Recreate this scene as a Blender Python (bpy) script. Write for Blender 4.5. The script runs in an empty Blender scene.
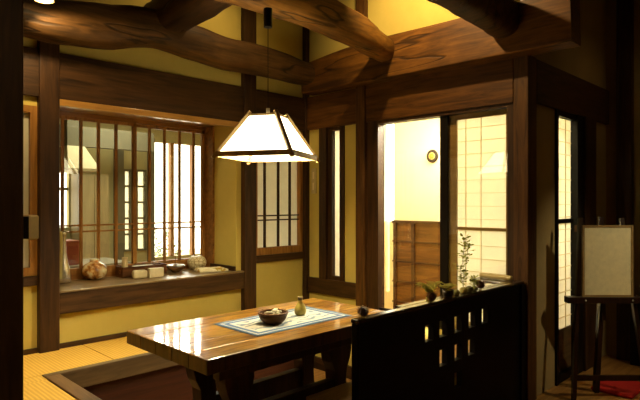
import bpy, bmesh, math, random
from mathutils import Vector, Matrix
random.seed(7)
C = bpy.context.scene.collection
SC = bpy.context.scene
PI = math.pi

# ------------------------------------------------------------------ camera
H = 1.144
cam_d = bpy.data.cameras.new('camera'); cam = bpy.data.objects.new('camera', cam_d); C.objects.link(cam)
cam.location = (0, 0, H); cam.rotation_euler = (PI/2, 0, -PI/4)
cam_d.sensor_width = 36; cam_d.lens = 36*541/640; cam_d.shift_y = 2/640
cam_d.clip_start = 0.05
SC.camera = cam

# ------------------------------------------------------------------ world, lights, exposure
w = bpy.data.worlds.new('sky'); SC.world = w; w.use_nodes = True
bg = w.node_tree.nodes['Background']; bg.inputs[0].default_value = (1.0, .92, .72, 1); bg.inputs[1].default_value = 5.5

def light(name, kind, loc, power, col, size=.1, aim=None, sy=None, spot=None, blend=.5):
    d = bpy.data.lights.new(name, kind); o = bpy.data.objects.new(name, d); C.objects.link(o)
    o.location = loc; d.energy = power; d.color = col
    if kind == 'AREA':
        d.size = size
        if sy: d.shape = 'RECTANGLE'; d.size_y = sy
    else: d.shadow_soft_size = size
    if kind == 'SPOT': d.spot_size = math.radians(spot or 90); d.spot_blend = blend
    if aim is not None:
        o.rotation_euler = (Vector(aim)-Vector(loc)).to_track_quat('-Z', 'Y').to_euler()
    return o
WARM = (1, .70, .32); WARM2 = (1, .82, .48)
light('kitchen_ceiling_light', 'AREA', (3.0, 6.2, 2.38), 42, (1, .92, .60), 1.2, (3.0, 6.2, 0))
light('garden_daylight', 'AREA', (6.0, 10.2, 3.6), 700, (1, .95, .82), 2.5, (4.0, 7.0, .9))
light('shoji_backlight', 'AREA', (5.36, 2.9, 2.30), 700, (1, .94, .76), .35, (4.35, 2.75, .9), sy=1.6)  # unseen area light, tilted to backlight the shoji paper
light('corridor_wall_light', 'AREA', (4.6, 3.7, 2.36), 34, (1, .94, .76), .3, (5.2, 3.7, .4), sy=.8)
light('entrance_downlight_soft', 'SPOT', (5.5, .9, 3.22), 5, WARM, .1, (5.5, 1.3, 0), spot=120, blend=.8)
light('upper_left_fill', 'SPOT', (2.85, 3.55, 3.24), 26, WARM, .05, (2.7, 4.3, 2.2), spot=130, blend=.8)  # unseen fill added to brighten the upper left wall and log
light('upper_wall_spot', 'SPOT', (3.15, 2.55, 3.22), 125, WARM, .04, (4.25, 2.55, 2.62), spot=125, blend=.6)
light('lamp_bulb', 'POINT', (2.40, 2.91, 1.56), 72, WARM2, .06)
light('ceiling_spot_beam', 'SPOT', (1.25, 3.86, 2.46), 34, WARM, .035, (2.2, 4.6, 1.2), spot=118, blend=.5)
light('left_room_downlight', 'SPOT', (.55, 2.9, 3.2), 210, WARM2, .05, (.75, 3.75, 0), spot=46, blend=.6)
light('board_fill_spot', 'SPOT', (4.75, -.35, 2.15), 85, WARM2, .06, (4.95, 1.5, .50), spot=44, blend=.9)  # unseen spot added low and aimed to brighten the easel board

light('foreground_fill_spot', 'SPOT', (.6, -.2, 3.22), 60, WARM, .08, (.42, 1.85, 1.0), spot=30, blend=1)  # unseen fill added near the camera to brighten the foreground post

SC.view_settings.view_transform = 'Standard'; SC.view_settings.look = 'None'
SC.view_settings.exposure = 0.0; SC.view_settings.gamma = 1; SC.view_settings.use_curve_mapping = False
SC.cycles.use_denoising = True
SC.cycles.max_bounces = 8; SC.cycles.transparent_max_bounces = 12
SC.cycles.sample_clamp_indirect = 6
SC.cycles.caustics_reflective = False; SC.cycles.caustics_refractive = False

# ------------------------------------------------------------------ surveying helpers (where a sight line meets a real plane)
def on_y(px, Y):
    t = (px-320)/541; return Y*(1+t)/(1-t)
def on_x(px, X):
    t = (px-320)/541; return X*(1-t)/(1+t)
def zz(px, py, X, Y):
    return H-(py-202)*((X+Y)/math.sqrt(2))/541

# ------------------------------------------------------------------ materials
MATS = {}
def base(name, rough=.6, spec=.5, coat=0.0, metal=0.0):
    m = bpy.data.materials.new(name); m.use_nodes = True
    b = m.node_tree.nodes['Principled BSDF']
    b.inputs['Roughness'].default_value = rough
    b.inputs['Specular IOR Level'].default_value = spec
    b.inputs['Coat Weight'].default_value = coat
    b.inputs['Coat Roughness'].default_value = .12
    b.inputs['Metallic'].default_value = metal
    MATS[name] = m
    return m, m.node_tree, b
def ramp(nt, stops, interp='LINEAR'):
    r = nt.nodes.new('ShaderNodeValToRGB'); r.color_ramp.interpolation = interp
    els = r.color_ramp.elements
    while len(els) > len(stops): els.remove(els[-1])
    while len(els) < len(stops): els.new(1.0)
    for e, (p, c) in zip(els, stops):
        e.position = p; e.color = (*c, 1)
    return r
def coords(nt, scale=(1, 1, 1), rot=(0, 0, 0)):
    tc = nt.nodes.new('ShaderNodeTexCoord'); mp = nt.nodes.new('ShaderNodeMapping')
    mp.inputs['Scale'].default_value = scale; mp.inputs['Rotation'].default_value = rot
    nt.links.new(tc.outputs['Object'], mp.inputs['Vector']); return mp.outputs['Vector']
def noise(nt, vec, scale, detail=4, rough=.55, dist=0):
    n = nt.nodes.new('ShaderNodeTexNoise'); nt.links.new(vec, n.inputs['Vector'])
    n.inputs['Scale'].default_value = scale; n.inputs['Detail'].default_value = detail
    n.inputs['Roughness'].default_value = rough; n.inputs['Distortion'].default_value = dist
    return n.outputs['Fac']
def bump(nt, b, h, strength=.2, dist=.01):
    bp = nt.nodes.new('ShaderNodeBump'); bp.inputs['Strength'].default_value = strength
    bp.inputs['Distance'].default_value = dist
    nt.links.new(h, bp.inputs['Height']); nt.links.new(bp.outputs['Normal'], b.inputs['Normal'])
def wood(name, dark, light_, axis='x', rough=.5, coat=0.0, scale=1.0, bs=.25, spec=.25, crack=False):
    m, nt, b = base(name, rough, spec, coat)
    sc = {'x': (1.2, 14, 14), 'y': (14, 1.2, 14), 'z': (14, 14, 1.2)}[axis]
    v = coords(nt, tuple(s*scale for s in sc))
    n = noise(nt, v, 1.6, 6, .62, .9)
    r = ramp(nt, [(.30, dark), (.70, light_)])
    nt.links.new(n, r.inputs['Fac'])
    if crack:
        cs_ = {'x': (.5, 3.2, 3.2), 'y': (3.2, .5, 3.2), 'z': (3.2, 3.2, .5)}[axis]
        n2 = noise(nt, coords(nt, cs_), 1.0, 3, .5, .3)
        cr = ramp(nt, [(.489, (1, 1, 1)), (.498, (.28, .28, .28)), (.502, (.28, .28, .28)), (.511, (1, 1, 1))]); nt.links.new(n2, cr.inputs['Fac'])
        n3 = noise(nt, coords(nt), 2.2, 4, .6); pr = ramp(nt, [(.35, (.55, .55, .55)), (.65, (1.0, 1.0, 1.0))]); nt.links.new(n3, pr.inputs['Fac'])
        col = r.outputs['Color']
        for q in (cr, pr):
            mx = nt.nodes.new('ShaderNodeMix'); mx.data_type = 'RGBA'; mx.blend_type = 'MULTIPLY'; mx.inputs[0].default_value = 1
            nt.links.new(col, mx.inputs[6]); nt.links.new(q.outputs['Color'], mx.inputs[7]); col = mx.outputs[2]
        nt.links.new(col, b.inputs['Base Color']); bump(nt, b, cr.outputs['Color'], .6, .01)
        return m
    nt.links.new(r.outputs['Color'], b.inputs['Base Color'])
    bump(nt, b, n, bs, .006)
    return m
def plaster(name, a, c, rough=.9):
    m, nt, b = base(name, rough, .2)
    v = coords(nt)
    n = noise(nt, v, 3.0, 5, .6); f = noise(nt, v, 160, 3, .6)
    r = ramp(nt, [(.3, a), (.7, c)]); nt.links.new(n, r.inputs['Fac'])
    nt.links.new(r.outputs['Color'], b.inputs['Base Color']); bump(nt, b, f, .25, .002)
    return m
def mottled(name, stops, scale=8, rough=.5, spec=.5, coat=0, metal=0, bs=.0, detail=4):
    m, nt, b = base(name, rough, spec, coat, metal)
    v = coords(nt); n = noise(nt, v, scale, detail, .6)
    r = ramp(nt, stops); nt.links.new(n, r.inputs['Fac']); nt.links.new(r.outputs['Color'], b.inputs['Base Color'])
    if bs: bump(nt, b, n, bs, .004)
    return m
def plain(name, c, rough=.5, spec=.5, metal=0, coat=0):
    k = tuple(x*.86 for x in c)
    return mottled(name, [(.3, k), (.7, c)], 25, rough, spec, coat, metal)

YEL = plaster('yellow_plaster', (.58, .455, .105), (.66, .52, .13))
DUN = plaster('brownish_plaster', (.30, .22, .095), (.36, .27, .12))
CREAM = plaster('cream_plaster', (.84, .76, .52), (.88, .80, .56))
GREEN = plaster('greenish_beige_plaster', (.46, .42, .22), (.52, .48, .26))
W_DX = wood('dark_brown_wood_along_x', (.016, .0070, .0022), (.075, .033, .009), 'x')
W_DY = wood('dark_brown_wood_along_y', (.016, .0070, .0022), (.075, .033, .009), 'y')
W_DZ = wood('dark_brown_wood_along_z', (.016, .0065, .002), (.070, .030, .008), 'z')
W_MY = wood('mid_brown_wood_along_y', (.034, .012, .002), (.14, .055, .009), 'y')
W_MZ = wood('mid_brown_wood_along_z', (.035, .014, .0035), (.13, .056, .013), 'z')
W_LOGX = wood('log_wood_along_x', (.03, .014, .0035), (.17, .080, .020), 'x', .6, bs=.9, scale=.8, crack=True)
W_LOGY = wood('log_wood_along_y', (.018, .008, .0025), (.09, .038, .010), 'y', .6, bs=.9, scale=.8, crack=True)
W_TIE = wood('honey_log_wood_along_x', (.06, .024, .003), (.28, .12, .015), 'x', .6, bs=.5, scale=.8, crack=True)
W_WIN = wood('window_wood_along_z', (.20, .085, .016), (.46, .22, .05), 'z', .4)
W_WINX = wood('window_wood_along_x', (.16, .065, .012), (.36, .16, .035), 'x', .3, coat=.3)
W_HEAD = wood('window_head_wood', (.34, .16, .03), (.50, .27, .06), 'x', .28, spec=.9, bs=.05)
W_SILL = wood('grey_brown_sill_wood', (.14, .085, .032), (.30, .20, .085), 'x', .35, coat=.25)
W_SILLF = wood('sill_front_wood', (.022, .010, .0035), (.10, .048, .015), 'x', .5)
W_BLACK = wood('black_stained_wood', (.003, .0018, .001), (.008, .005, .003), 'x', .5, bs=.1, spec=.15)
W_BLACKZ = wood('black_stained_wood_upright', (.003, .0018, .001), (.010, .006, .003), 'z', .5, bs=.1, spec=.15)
W_PIT = wood('red_brown_boards', (.028, .008, .0025), (.07, .018, .005), 'x', .6)
W_FRAME = wood('weathered_frame_wood', (.07, .043, .018), (.16, .10, .043), 'x', .45)
W_FRAMEY = wood('weathered_frame_wood_along_y', (.10, .05, .018), (.22, .12, .045), 'y', .45)
W_FLOOR = wood('honey_floor_boards', (.30, .14, .035), (.52, .28, .08), 'x', .35, coat=.15)
W_PANEL = wood('wainscot_wood', (.075, .032, .007), (.20, .09, .020), 'y', .5)
W_LAMP = wood('lamp_frame_wood', (.40, .25, .10), (.62, .42, .19), 'z', .5)
W_LEG = wood('table_leg_wood', (.018, .007, .003), (.07, .026, .007), 'z', .4)
BLACKM = plain('black_metal', (.012, .010, .009), .35, .5, .6)
IVORY = plain('ivory_plastic', (.85, .70, .38), .45)
GREY = plain('grey_counter', (.28, .26, .20), .5)
GREYB = plain('grey_beam_paint', (.16, .15, .10), .7)
RED = plain('red_cloth', (.55, .012, .008), .8)
REDP = plain('dull_red_plastic', (.42, .10, .06), .5)

def table_wood():
    m, nt, b = base('glossy_table_planks', .30, .5, 1.0)
    b.inputs['Coat Roughness'].default_value = .045
    v = coords(nt, (1.0, 11, 11)); n = noise(nt, v, 2.0, 7, .65, 1.4)
    v2 = coords(nt, (1, 1.6, 1)); n2 = noise(nt, v2, 3.0, 3, .5, .5)
    r = ramp(nt, [(.36, (.06, .022, .004)), (.47, (.27, .11, .014)), (.60, (.66, .33, .045))])
    mx = nt.nodes.new('ShaderNodeMath'); mx.operation = 'MULTIPLY_ADD'
    nt.links.new(n2, mx.inputs[0]); mx.inputs[1].default_value = .35
    mm = nt.nodes.new('ShaderNodeMath'); mm.operation = 'MULTIPLY'; mm.inputs[1].default_value = .68
    nt.links.new(n, mm.inputs[0]); nt.links.new(mm.outputs[0], mx.inputs[2])
    nt.links.new(mx.outputs[0], r.inputs['Fac']); nt.links.new(r.outputs['Color'], b.inputs['Base Color'])
    bump(nt, b, n, .22, .0035)
    return m
TABLE = table_wood()

def paper(name, c, trans=.55):
    m = bpy.data.materials.new(name); m.use_nodes = True; nt = m.node_tree
    out = nt.nodes['Material Output']; nt.nodes.remove(nt.nodes['Principled BSDF'])
    v = coords(nt); n = noise(nt, v, 12, 4, .6)
    r = ramp(nt, [(.3, tuple(x*.93 for x in c)), (.7, c)]); nt.links.new(n, r.inputs['Fac'])
    d = nt.nodes.new('ShaderNodeBsdfDiffuse'); t = nt.nodes.new('ShaderNodeBsdfTranslucent'); mx = nt.nodes.new('ShaderNodeMixShader')
    nt.links.new(r.outputs['Color'], d.inputs['Color']); nt.links.new(r.outputs['Color'], t.inputs['Color'])
    mx.inputs[0].default_value = trans
    nt.links.new(d.outputs[0], mx.inputs[1]); nt.links.new(t.outputs[0], mx.inputs[2]); nt.links.new(mx.outputs[0], out.inputs[0])
    return m
PAPER = paper('shoji_paper', (.95, .93, .80))
def glass(name, tint=(1, 1, 1)):
    m = bpy.data.materials.new(name); m.use_nodes = True; nt = m.node_tree
    out = nt.nodes['Material Output']; nt.nodes.remove(nt.nodes['Principled BSDF'])
    t = nt.nodes.new('ShaderNodeBsdfTransparent'); t.inputs[0].default_value = (*tint, 1)
    g = nt.nodes.new('ShaderNodeBsdfGlossy'); g.inputs['Roughness'].default_value = .015
    f = nt.nodes.new('ShaderNodeLayerWeight'); f.inputs['Blend'].default_value = .5     # Schlick, the same from both faces
    pw = nt.nodes.new('ShaderNodeMath'); pw.operation = 'POWER'; pw.inputs[1].default_value = 5
    nt.links.new(f.outputs['Facing'], pw.inputs[0])
    mul = nt.nodes.new('ShaderNodeMath'); mul.operation = 'MULTIPLY_ADD'; mul.inputs[1].default_value = .94; mul.inputs[2].default_value = .06
    mul.use_clamp = True
    nt.links.new(pw.outputs[0], mul.inputs[0])
    mx = nt.nodes.new('ShaderNodeMixShader'); nt.links.new(mul.outputs[0], mx.inputs[0])
    nt.links.new(t.outputs[0], mx.inputs[1]); nt.links.new(g.outputs[0], mx.inputs[2]); nt.links.new(mx.outputs[0], out.inputs[0])
    return m
GLASS = glass('window_glass', (.97, .97, .94))
def emit(name, c, s):
    m = bpy.data.materials.new(name); m.use_nodes = True; nt = m.node_tree
    out = nt.nodes['Material Output']; nt.nodes.remove(nt.nodes['Principled BSDF'])
    v = coords(nt); n = noise(nt, v, 6, 2)
    r = ramp(nt, [(.3, tuple(x*.96 for x in c)), (.7, c)]); nt.links.new(n, r.inputs['Fac'])
    e = nt.nodes.new('ShaderNodeEmission'); e.inputs[1].default_value = s
    nt.links.new(r.outputs['Color'], e.inputs[0]); nt.links.new(e.outputs[0], out.inputs[0]); return m
SHADE = emit('lit_lamp_paper', (1, .86, .52), 7.0)
BULB = emit('lit_spot_bulb', (1, .80, .40), 40.0)

def tatami(name):
    m, nt, b = base(name, .7, .3)
    wv = nt.nodes.new('ShaderNodeTexWave'); wv.bands_direction = 'X'; wv.inputs['Scale'].default_value = 13
    wv.inputs['Distortion'].default_value = .6; wv.inputs['Detail'].default_value = 2
    nt.links.new(coords(nt), wv.inputs['Vector'])
    n = noise(nt, coords(nt, (30, 2, 1)), 3, 3)
    r = ramp(nt, [(.0, (.50, .28, .04)), (1, (.82, .50, .085))])
    mx = nt.nodes.new('ShaderNodeMath'); mx.operation = 'MULTIPLY_ADD'; mx.inputs[1].default_value = .45
    nt.links.new(wv.outputs['Fac'], mx.inputs[0])
    m2 = nt.nodes.new('ShaderNodeMath'); m2.operation = 'MULTIPLY'; m2.inputs[1].default_value = .55; nt.links.new(n, m2.inputs[0])
    nt.links.new(m2.outputs[0], mx.inputs[2])
    nt.links.new(mx.outputs[0], r.inputs['Fac']); nt.links.new(r.outputs['Color'], b.inputs['Base Color'])
    bump(nt, b, wv.outputs['Fac'], .3, .003)
    return m
TATAMI = tatami('tatami_weave')

# ------------------------------------------------------------------ mesh builder
class MB:
    def __init__(s): s.bm = bmesh.new()
    def box(s, x0, x1, y0, y1, z0, z1, bev=0):
        r = bmesh.ops.create_cube(s.bm, size=1)
        bmesh.ops.scale(s.bm, vec=(x1-x0, y1-y0, z1-z0), verts=r['verts'])
        bmesh.ops.translate(s.bm, vec=((x0+x1)/2, (y0+y1)/2, (z0+z1)/2), verts=r['verts'])
        if bev:
            es = list({e for v in r['verts'] for e in v.link_edges})
            bmesh.ops.bevel(s.bm, geom=es, offset=bev, segments=2, profile=.5, affect='EDGES')
        return s
    def beam(s, p0, p1, w, h, up=(0, 0, 1)):
        p0 = Vector(p0); p1 = Vector(p1); d = (p1-p0).normalized(); u = Vector(up)
        if abs(d.dot(u)) > .98: u = Vector((1, 0, 0))
        r = d.cross(u).normalized()*w/2; q = r.cross(d).normalized()*h/2
        vs = []
        for p in (p0, p1):
            for a, b in ((-1, -1), (1, -1), (1, 1), (-1, 1)): vs.append(s.bm.verts.new(p+r*a+q*b))
        for f in ((3, 2, 1, 0), (4, 5, 6, 7), (0, 1, 5, 4), (1, 2, 6, 5), (2, 3, 7, 6), (3, 0, 4, 7)):
            s.bm.faces.new([vs[i] for i in f])
        return s
    def lathe(s, prof, c=(0, 0, 0), n=28, wob=0, cap=True):
        rings = []
        for r, z in prof:
            rings.append([s.bm.verts.new((c[0]+r*(1+wob*math.sin(3*k*2*PI/n+z*20))*math.cos(2*PI*k/n), c[1]+r*(1+wob*math.sin(3*k*2*PI/n+z*20))*math.sin(2*PI*k/n), c[2]+z)) for k in range(n)])
        for a, b in zip(rings, rings[1:]):
            for k in range(n): s.bm.faces.new((a[k], a[(k+1) % n], b[(k+1) % n], b[k]))
        if cap:
            s.bm.faces.new(rings[0][::-1]); s.bm.faces.new(rings[-1])
        return s
    def tube(s, pts, rad, n=12, sq=2.0, jit=0, seed=0, up=(0, 0, 1)):
        # pts list of (x,y,z); rad list of (half width, half height)
        rng = random.Random(seed); ph = [rng.uniform(0, 6.28) for _ in range(8)]
        P = [Vector(p) for p in pts]; rings = []
        for i, p in enumerate(P):
            d = (P[min(i+1, len(P)-1)]-P[max(i-1, 0)]).normalized()
            u = Vector(up)
            if abs(d.dot(u)) > .95: u = Vector((1, 0, 0))
            r = d.cross(u).normalized(); q = r.cross(d).normalized()
            rw, rh = rad[i] if isinstance(rad, list) else (rad if isinstance(rad, tuple) else (rad, rad))
            ring = []
            for k in range(n):
                a = 2*PI*k/n; c_, s_ = math.cos(a), math.sin(a)
                e = 2/sq; cx = math.copysign(abs(c_)**e, c_); sx = math.copysign(abs(s_)**e, s_)
                j = 1+jit*(math.sin(3*a+ph[0]+i*.7)+.6*math.sin(5*a+ph[1]-i*1.1)+.5*math.sin(i*1.9+ph[2]+a))
                ring.append(s.bm.verts.new(p+r*cx*rw*j+q*sx*rh*j))
            rings.append(ring)
        for a, b in zip(rings, rings[1:]):
            for k in range(n): s.bm.faces.new((a[k], a[(k+1) % n], b[(k+1) % n], b[k]))
        s.bm.faces.new(rings[0][::-1]); s.bm.faces.new(rings[-1])
        return s
    def prism(s, poly, axis, a0, a1):
        # poly points in the two other axes; axis 'x','y' or 'z'
        def P(u, v, a): return {'x': (a, u, v), 'y': (u, a, v), 'z': (u, v, a)}[axis]
        A = [s.bm.verts.new(P(u, v, a0)) for u, v in poly]; B = [s.bm.verts.new(P(u, v, a1)) for u, v in poly]
        n = len(poly); s.bm.faces.new(A); s.bm.faces.new(B[::-1])
        for k in range(n): s.bm.faces.new((A[k], B[k], B[(k+1) % n], A[(k+1) % n]))
        return s
    def sphere(s, c, r, n=16, sq=(1, 1, 1), jit=0):
        q = bmesh.ops.create_uvsphere(s.bm, u_segments=n, v_segments=max(6, n//2), radius=r)
        for v in q['verts']:
            k = 1+jit*random.uniform(-1, 1)
            v.co = Vector((v.co.x*sq[0]*k+c[0], v.co.y*sq[1]*k+c[1], v.co.z*sq[2]*k+c[2]))
        return s
    def leaf(s, p, d, l, wd, up=(0, 0, 1)):
        p = Vector(p); d = Vector(d).normalized(); r = d.cross(Vector(up))
        r = r.normalized() if r.length > .1 else Vector((1, 0, 0)); nrm = r.cross(d)
        pts = [p, p+d*l*.35+r*wd, p+d*l, p+d*l*.35-r*wd]; mid = p+d*l*.4+nrm*wd*.35
        vs = [s.bm.verts.new(q) for q in pts]; m = s.bm.verts.new(mid)
        for k in range(4): s.bm.faces.new((vs[k], vs[(k+1) % 4], m))
        return s
    def build(s, name, mat, parent=None, loc=None, smooth=False, bevel=0, sub=0):
        bmesh.ops.recalc_face_normals(s.bm, faces=s.bm.faces)
        me = bpy.data.meshes.new(name); 
        if loc is not None: bmesh.ops.translate(s.bm, vec=-Vector(loc), verts=s.bm.verts)
        s.bm.to_mesh(me); s.bm.free(); me.materials.append(mat)
        o = bpy.data.objects.new(name, me); C.objects.link(o)
        if loc is not None: o.location = loc
        if parent: o.parent = parent
        if smooth:
            for p in me.polygons: p.use_smooth = True
        if bevel:
            b = o.modifiers.new('bevel', 'BEVEL'); b.width = bevel; b.segments = 2; b.limit_method = 'ANGLE'
        if sub:
            b = o.modifiers.new('sub', 'SUBSURF'); b.levels = sub; b.render_levels = sub
        return o
def tag(o, label, cat, group=None):
    o['label'] = label; o['category'] = cat
    if group: o['group'] = group
    return o
def struct(o): o['kind'] = 'structure'; return o
def empty(name, loc, rz=0):
    o = bpy.data.objects.new(name, None); C.objects.link(o); o.location = loc; o.rotation_euler = (0, 0, rz); o.empty_display_size = .1
    return o
def wall(name, axis, c0, c1, u0, u1, z0, z1, holes, mat):
    us = sorted({u0, u1, *[h[0] for h in holes], *[h[1] for h in holes]}); zs = sorted({z0, z1, *[h[2] for h in holes], *[h[3] for h in holes]})
    m = MB()
    for a, b in zip(us, us[1:]):
        for c, d in zip(zs, zs[1:]):
            mu, mz = (a+b)/2, (c+d)/2
            if any(h[0] < mu < h[1] and h[2] < mz < h[3] for h in holes): continue
            if axis == 'y': m.box(a, b, c0, c1, c, d)
            else: m.box(c0, c1, a, b, c, d)
    return struct(m.build(name, mat))
def post(x0, x1, y0, y1, z0, z1, label, mat=None, name='wooden_post'):
    c = ((x0+x1)/2, (y0+y1)/2, z0)
    o = MB().box(x0, x1, y0, y1, z0, z1).build(name, mat or W_DZ, loc=c, bevel=.006)
    return tag(o, label, 'post')

# ================================================================== THE SETTING
U2, V1, LOW, CEIL = 4.2, 4.423, -.45, 3.3
WY = 4.95            # plane of the bay window
wall('wall_left', 'y', V1, V1+.10, -1.5, 4.2, LOW, CEIL, [(.85, 1.385, .59, 1.87), (1.531, 3.234, .36, 1.94), (3.46, 4.14, .59, 1.94)], YEL)
wall('wall_right', 'x', U2, U2+.10, 1.976, V1+.10, LOW, CEIL, [(3.886, 4.077, .31, 1.945), (2.0, 3.40, 0.0, 1.945)], YEL)
wall('wall_entrance', 'y', 1.88, 1.96, 4.331, 6.2, LOW, CEIL, [(4.80, 5.24, -.40, 1.93)], DUN)
wall('wall_far_right', 'x', 6.10, 6.20, -1.5, 1.88, LOW, CEIL, [], DUN)
wall('wall_back', 'y', -1.6, -1.5, -1.6, 6.2, LOW, CEIL, [], YEL)
wall('wall_camera_side', 'x', -1.6, -1.5, -1.5, V1+.1, LOW, CEIL, [], YEL)
struct(MB().box(-1.6, 6.2, -1.6, 4.53, CEIL, CEIL+.1).build('ceiling', W_DX))
# low floor everywhere, the raised platform around it
struct(MB().box(-1.6, 8.5, -1.6, 9.5, LOW-.1, LOW).build('floor', W_FLOOR))
pl = MB().box(-1.5, 1.22, 1.98, V1, LOW, -.045).box(1.22, 3.65, 3.80, V1, LOW, -.045)
struct(pl.build('floor_platform', W_FRAME))
struct(MB().box(3.66, 4.2, 2.36, V1, LOW, 0).build('floor_ledge', YEL))
struct(MB().box(3.63, 3.66, 2.36, 3.74, LOW, LOW+.11).build('baseboard_ledge', W_DY))
# bay window recess
m = MB().box(3.234, 3.30, V1+.1, WY+.04, .30, 2.0).box(1.46, 1.53, V1+.1, WY+.04, .30, 2.0)
struct(m.build('wall_bay_cheek', YEL))
struct(MB().box(1.53, 3.30, V1+.101, WY+.04, 1.94, 2.02).build('trim_1', W_HEAD))
# header beams
struct(MB().box(.2, 4.165, V1-.04, V1+.02, 1.94, 2.30).build('trim_2', W_DX, bevel=.004))
struct(MB().box(U2-.035, U2+.02, 1.976, V1-.04, 1.945, 2.31).build('trim_3', W_MY, bevel=.004))
struct(MB().box(4.331, 6.10, 1.85, 1.90, 1.95, 2.30).build('trim_4', W_DX, bevel=.004))
struct(MB().box(1.531, 3.295, V1-.05, V1+.02, 1.888, 1.94).build('trim_14', W_HEAD, bevel=.003))
# baseboard left
struct(MB().box(-1.5, 1.384, V1-.02, V1, 0, .04).box(1.531, 3.295, V1-.02, V1, 0, .04).build('baseboard_left', W_SILLF))
# ledges under the small windows
struct(MB().box(.6, 1.384, V1-.03, V1+.02, .515, .585).build('trim_5', W_DX))
struct(MB().box(3.449, 4.165, V1-.03, V1+.02, .515, .59).build('trim_6', W_DX))
struct(MB().box(U2-.03, U2+.02, 3.636, 4.39, .145, .31).build('trim_7', W_DY))
# pit rim
struct(MB().box(1.22, 3.66, 3.74, 3.80, -.12, .012).build('trim_8', W_FRAME, bevel=.004))
struct(MB().box(1.22, 1.31, 1.98, 3.74, -.12, .012).build('trim_9', W_FRAMEY, bevel=.004))
struct(MB().box(1.22, 3.66, 3.76, 3.80, LOW, -.12).box(1.22, 1.26, 1.98, 3.76, LOW, -.12).build('wall_pit', W_PIT))

# tatami mats
def mat_(x0, x1, y0, y1, label):
    o = MB().box(x0+.003, x1-.003, y0+.003, y1-.003, -.045, .004).build('tatami_mat', TATAMI, loc=(x0, y0, 0), bevel=.004)
    return tag(o, label, 'tatami mat', 'tatami mats of the raised floor')
mat_(-.2, 1.715, 3.815, V1-.02, 'straw tatami mat along the left wall below the brown post, left of its seam')
mat_(1.715, 3.64, 3.815, V1-.02, 'straw tatami mat behind the table, between sunken pit and left wall')
mat_(.30, 1.22, 1.99, 3.70, 'straw tatami mat in the bottom left corner, beside the pit rim')
struct(MB().box(-.2, 1.22, 3.70, 3.815, -.045, .002).build('floor_platform_seam', TATAMI))

# ------------------------------------------------------------------ posts
post(.38, .527, 1.80, 1.95, LOW, CEIL, 'very dark square post in the left foreground, cut by the picture edge')
post(1.385, 1.53, V1-.06, V1+.04, 0, CEIL, 'dark brown post left of the barred bay window', W_DZ)
post(3.296, 3.448, V1-.06, V1+.04, 0, CEIL, 'brown post between bay window and small papered window', W_DZ)
post(4.14, 4.2, V1-.06, V1-.002, 0, CEIL, 'slim brown post in the far corner where the two walls meet', W_DZ)
post(U2-.035, U2+.03, 4.077, 4.185, .31, 1.945, 'brown post left of the narrow slit window', W_DZ)
post(U2-.055, U2+.05, 3.516, 3.635, 0, CEIL, 'mid brown post left of the glazed doorway', W_MZ)
post(U2-.03, U2+.13, 1.852, 1.975, LOW, 2.31, 'brown corner post where the dark bench back ends, right of the doorway', W_MZ)
post(5.36, 5.66, 1.83, 1.879, LOW, 1.95, 'wide dark post right of the entrance papered window', W_DZ)
post(6.02, 6.10, 1.62, 1.76, LOW, CEIL, 'dark post on the far right wall behind the easel', W_DZ)

# ------------------------------------------------------------------ logs and beams
def resample(pts, n):
    # Catmull-Rom over tuples
    out = []
    m = len(pts)-1
    for i in range(n+1):
        s = i/n*m; k = min(int(s), m-1); f = s-k
        g = lambda j: pts[max(0, min(m, j))]
        a, b, c, d = g(k-1), g(k), g(k+1), g(k+2)
        out.append(tuple(.5*((2*b[q])+(-a[q]+c[q])*f+(2*a[q]-5*b[q]+4*c[q]-d[q])*f*f+(-a[q]+3*b[q]-3*c[q]+d[q])*f**3) for q in range(len(b))))
    return out
def log(name, pts, mat, label, seed, sq=2.6, jit=.018, n=20, steps=48):
    R = resample(pts, steps)
    o = MB().tube([p[:3] for p in R], [(p[3], p[4]) for p in R], n, sq, jit, seed).build(name, mat, loc=pts[0][:3], smooth=True)
    return tag(o, label, 'beam')
log('log_beam', [(.3, 4.2, 2.52, .15, .15), (1.0, 4.2, 2.50, .15, .155), (1.45, 4.2, 2.475, .155, .155), (1.8, 4.2, 2.52, .15, .17), (2.2, 4.2, 2.595, .15, .155), (2.55, 4.2, 2.57, .14, .15), (2.9, 4.22, 2.535, .14, .145), (3.3, 4.22, 2.545, .14, .145), (3.75, 4.22, 2.53, .14, .13), (4.13, 4.22, 2.50, .13, .10)],
    W_LOGX, 'crooked log beam running above the barred window along the left wall', 3)
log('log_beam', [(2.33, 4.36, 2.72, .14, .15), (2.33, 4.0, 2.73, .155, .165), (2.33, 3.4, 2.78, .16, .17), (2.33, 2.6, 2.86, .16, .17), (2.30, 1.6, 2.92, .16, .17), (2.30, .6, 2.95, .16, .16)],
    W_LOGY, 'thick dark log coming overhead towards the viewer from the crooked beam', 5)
log('log_beam', [(1.2, 3.05, 2.62, .12, .14), (1.9, 3.05, 2.65, .13, .145), (2.5, 3.05, 2.66, .125, .145), (3.0, 3.05, 2.655, .12, .145), (3.5, 3.05, 2.60, .12, .135), (3.8, 3.10, 2.565, .11, .115), (4.05, 3.15, 2.56, .10, .105)],
    W_TIE, 'arched honey brown log tie over the pendant lamp, joining the right wall beam', 8)
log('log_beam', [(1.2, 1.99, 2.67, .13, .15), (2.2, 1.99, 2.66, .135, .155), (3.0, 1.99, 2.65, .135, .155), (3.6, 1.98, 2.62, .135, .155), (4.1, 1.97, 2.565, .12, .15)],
    W_LOGY, 'unlit near-black log overhead ending on the right wall beam above corner post', 12)
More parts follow.
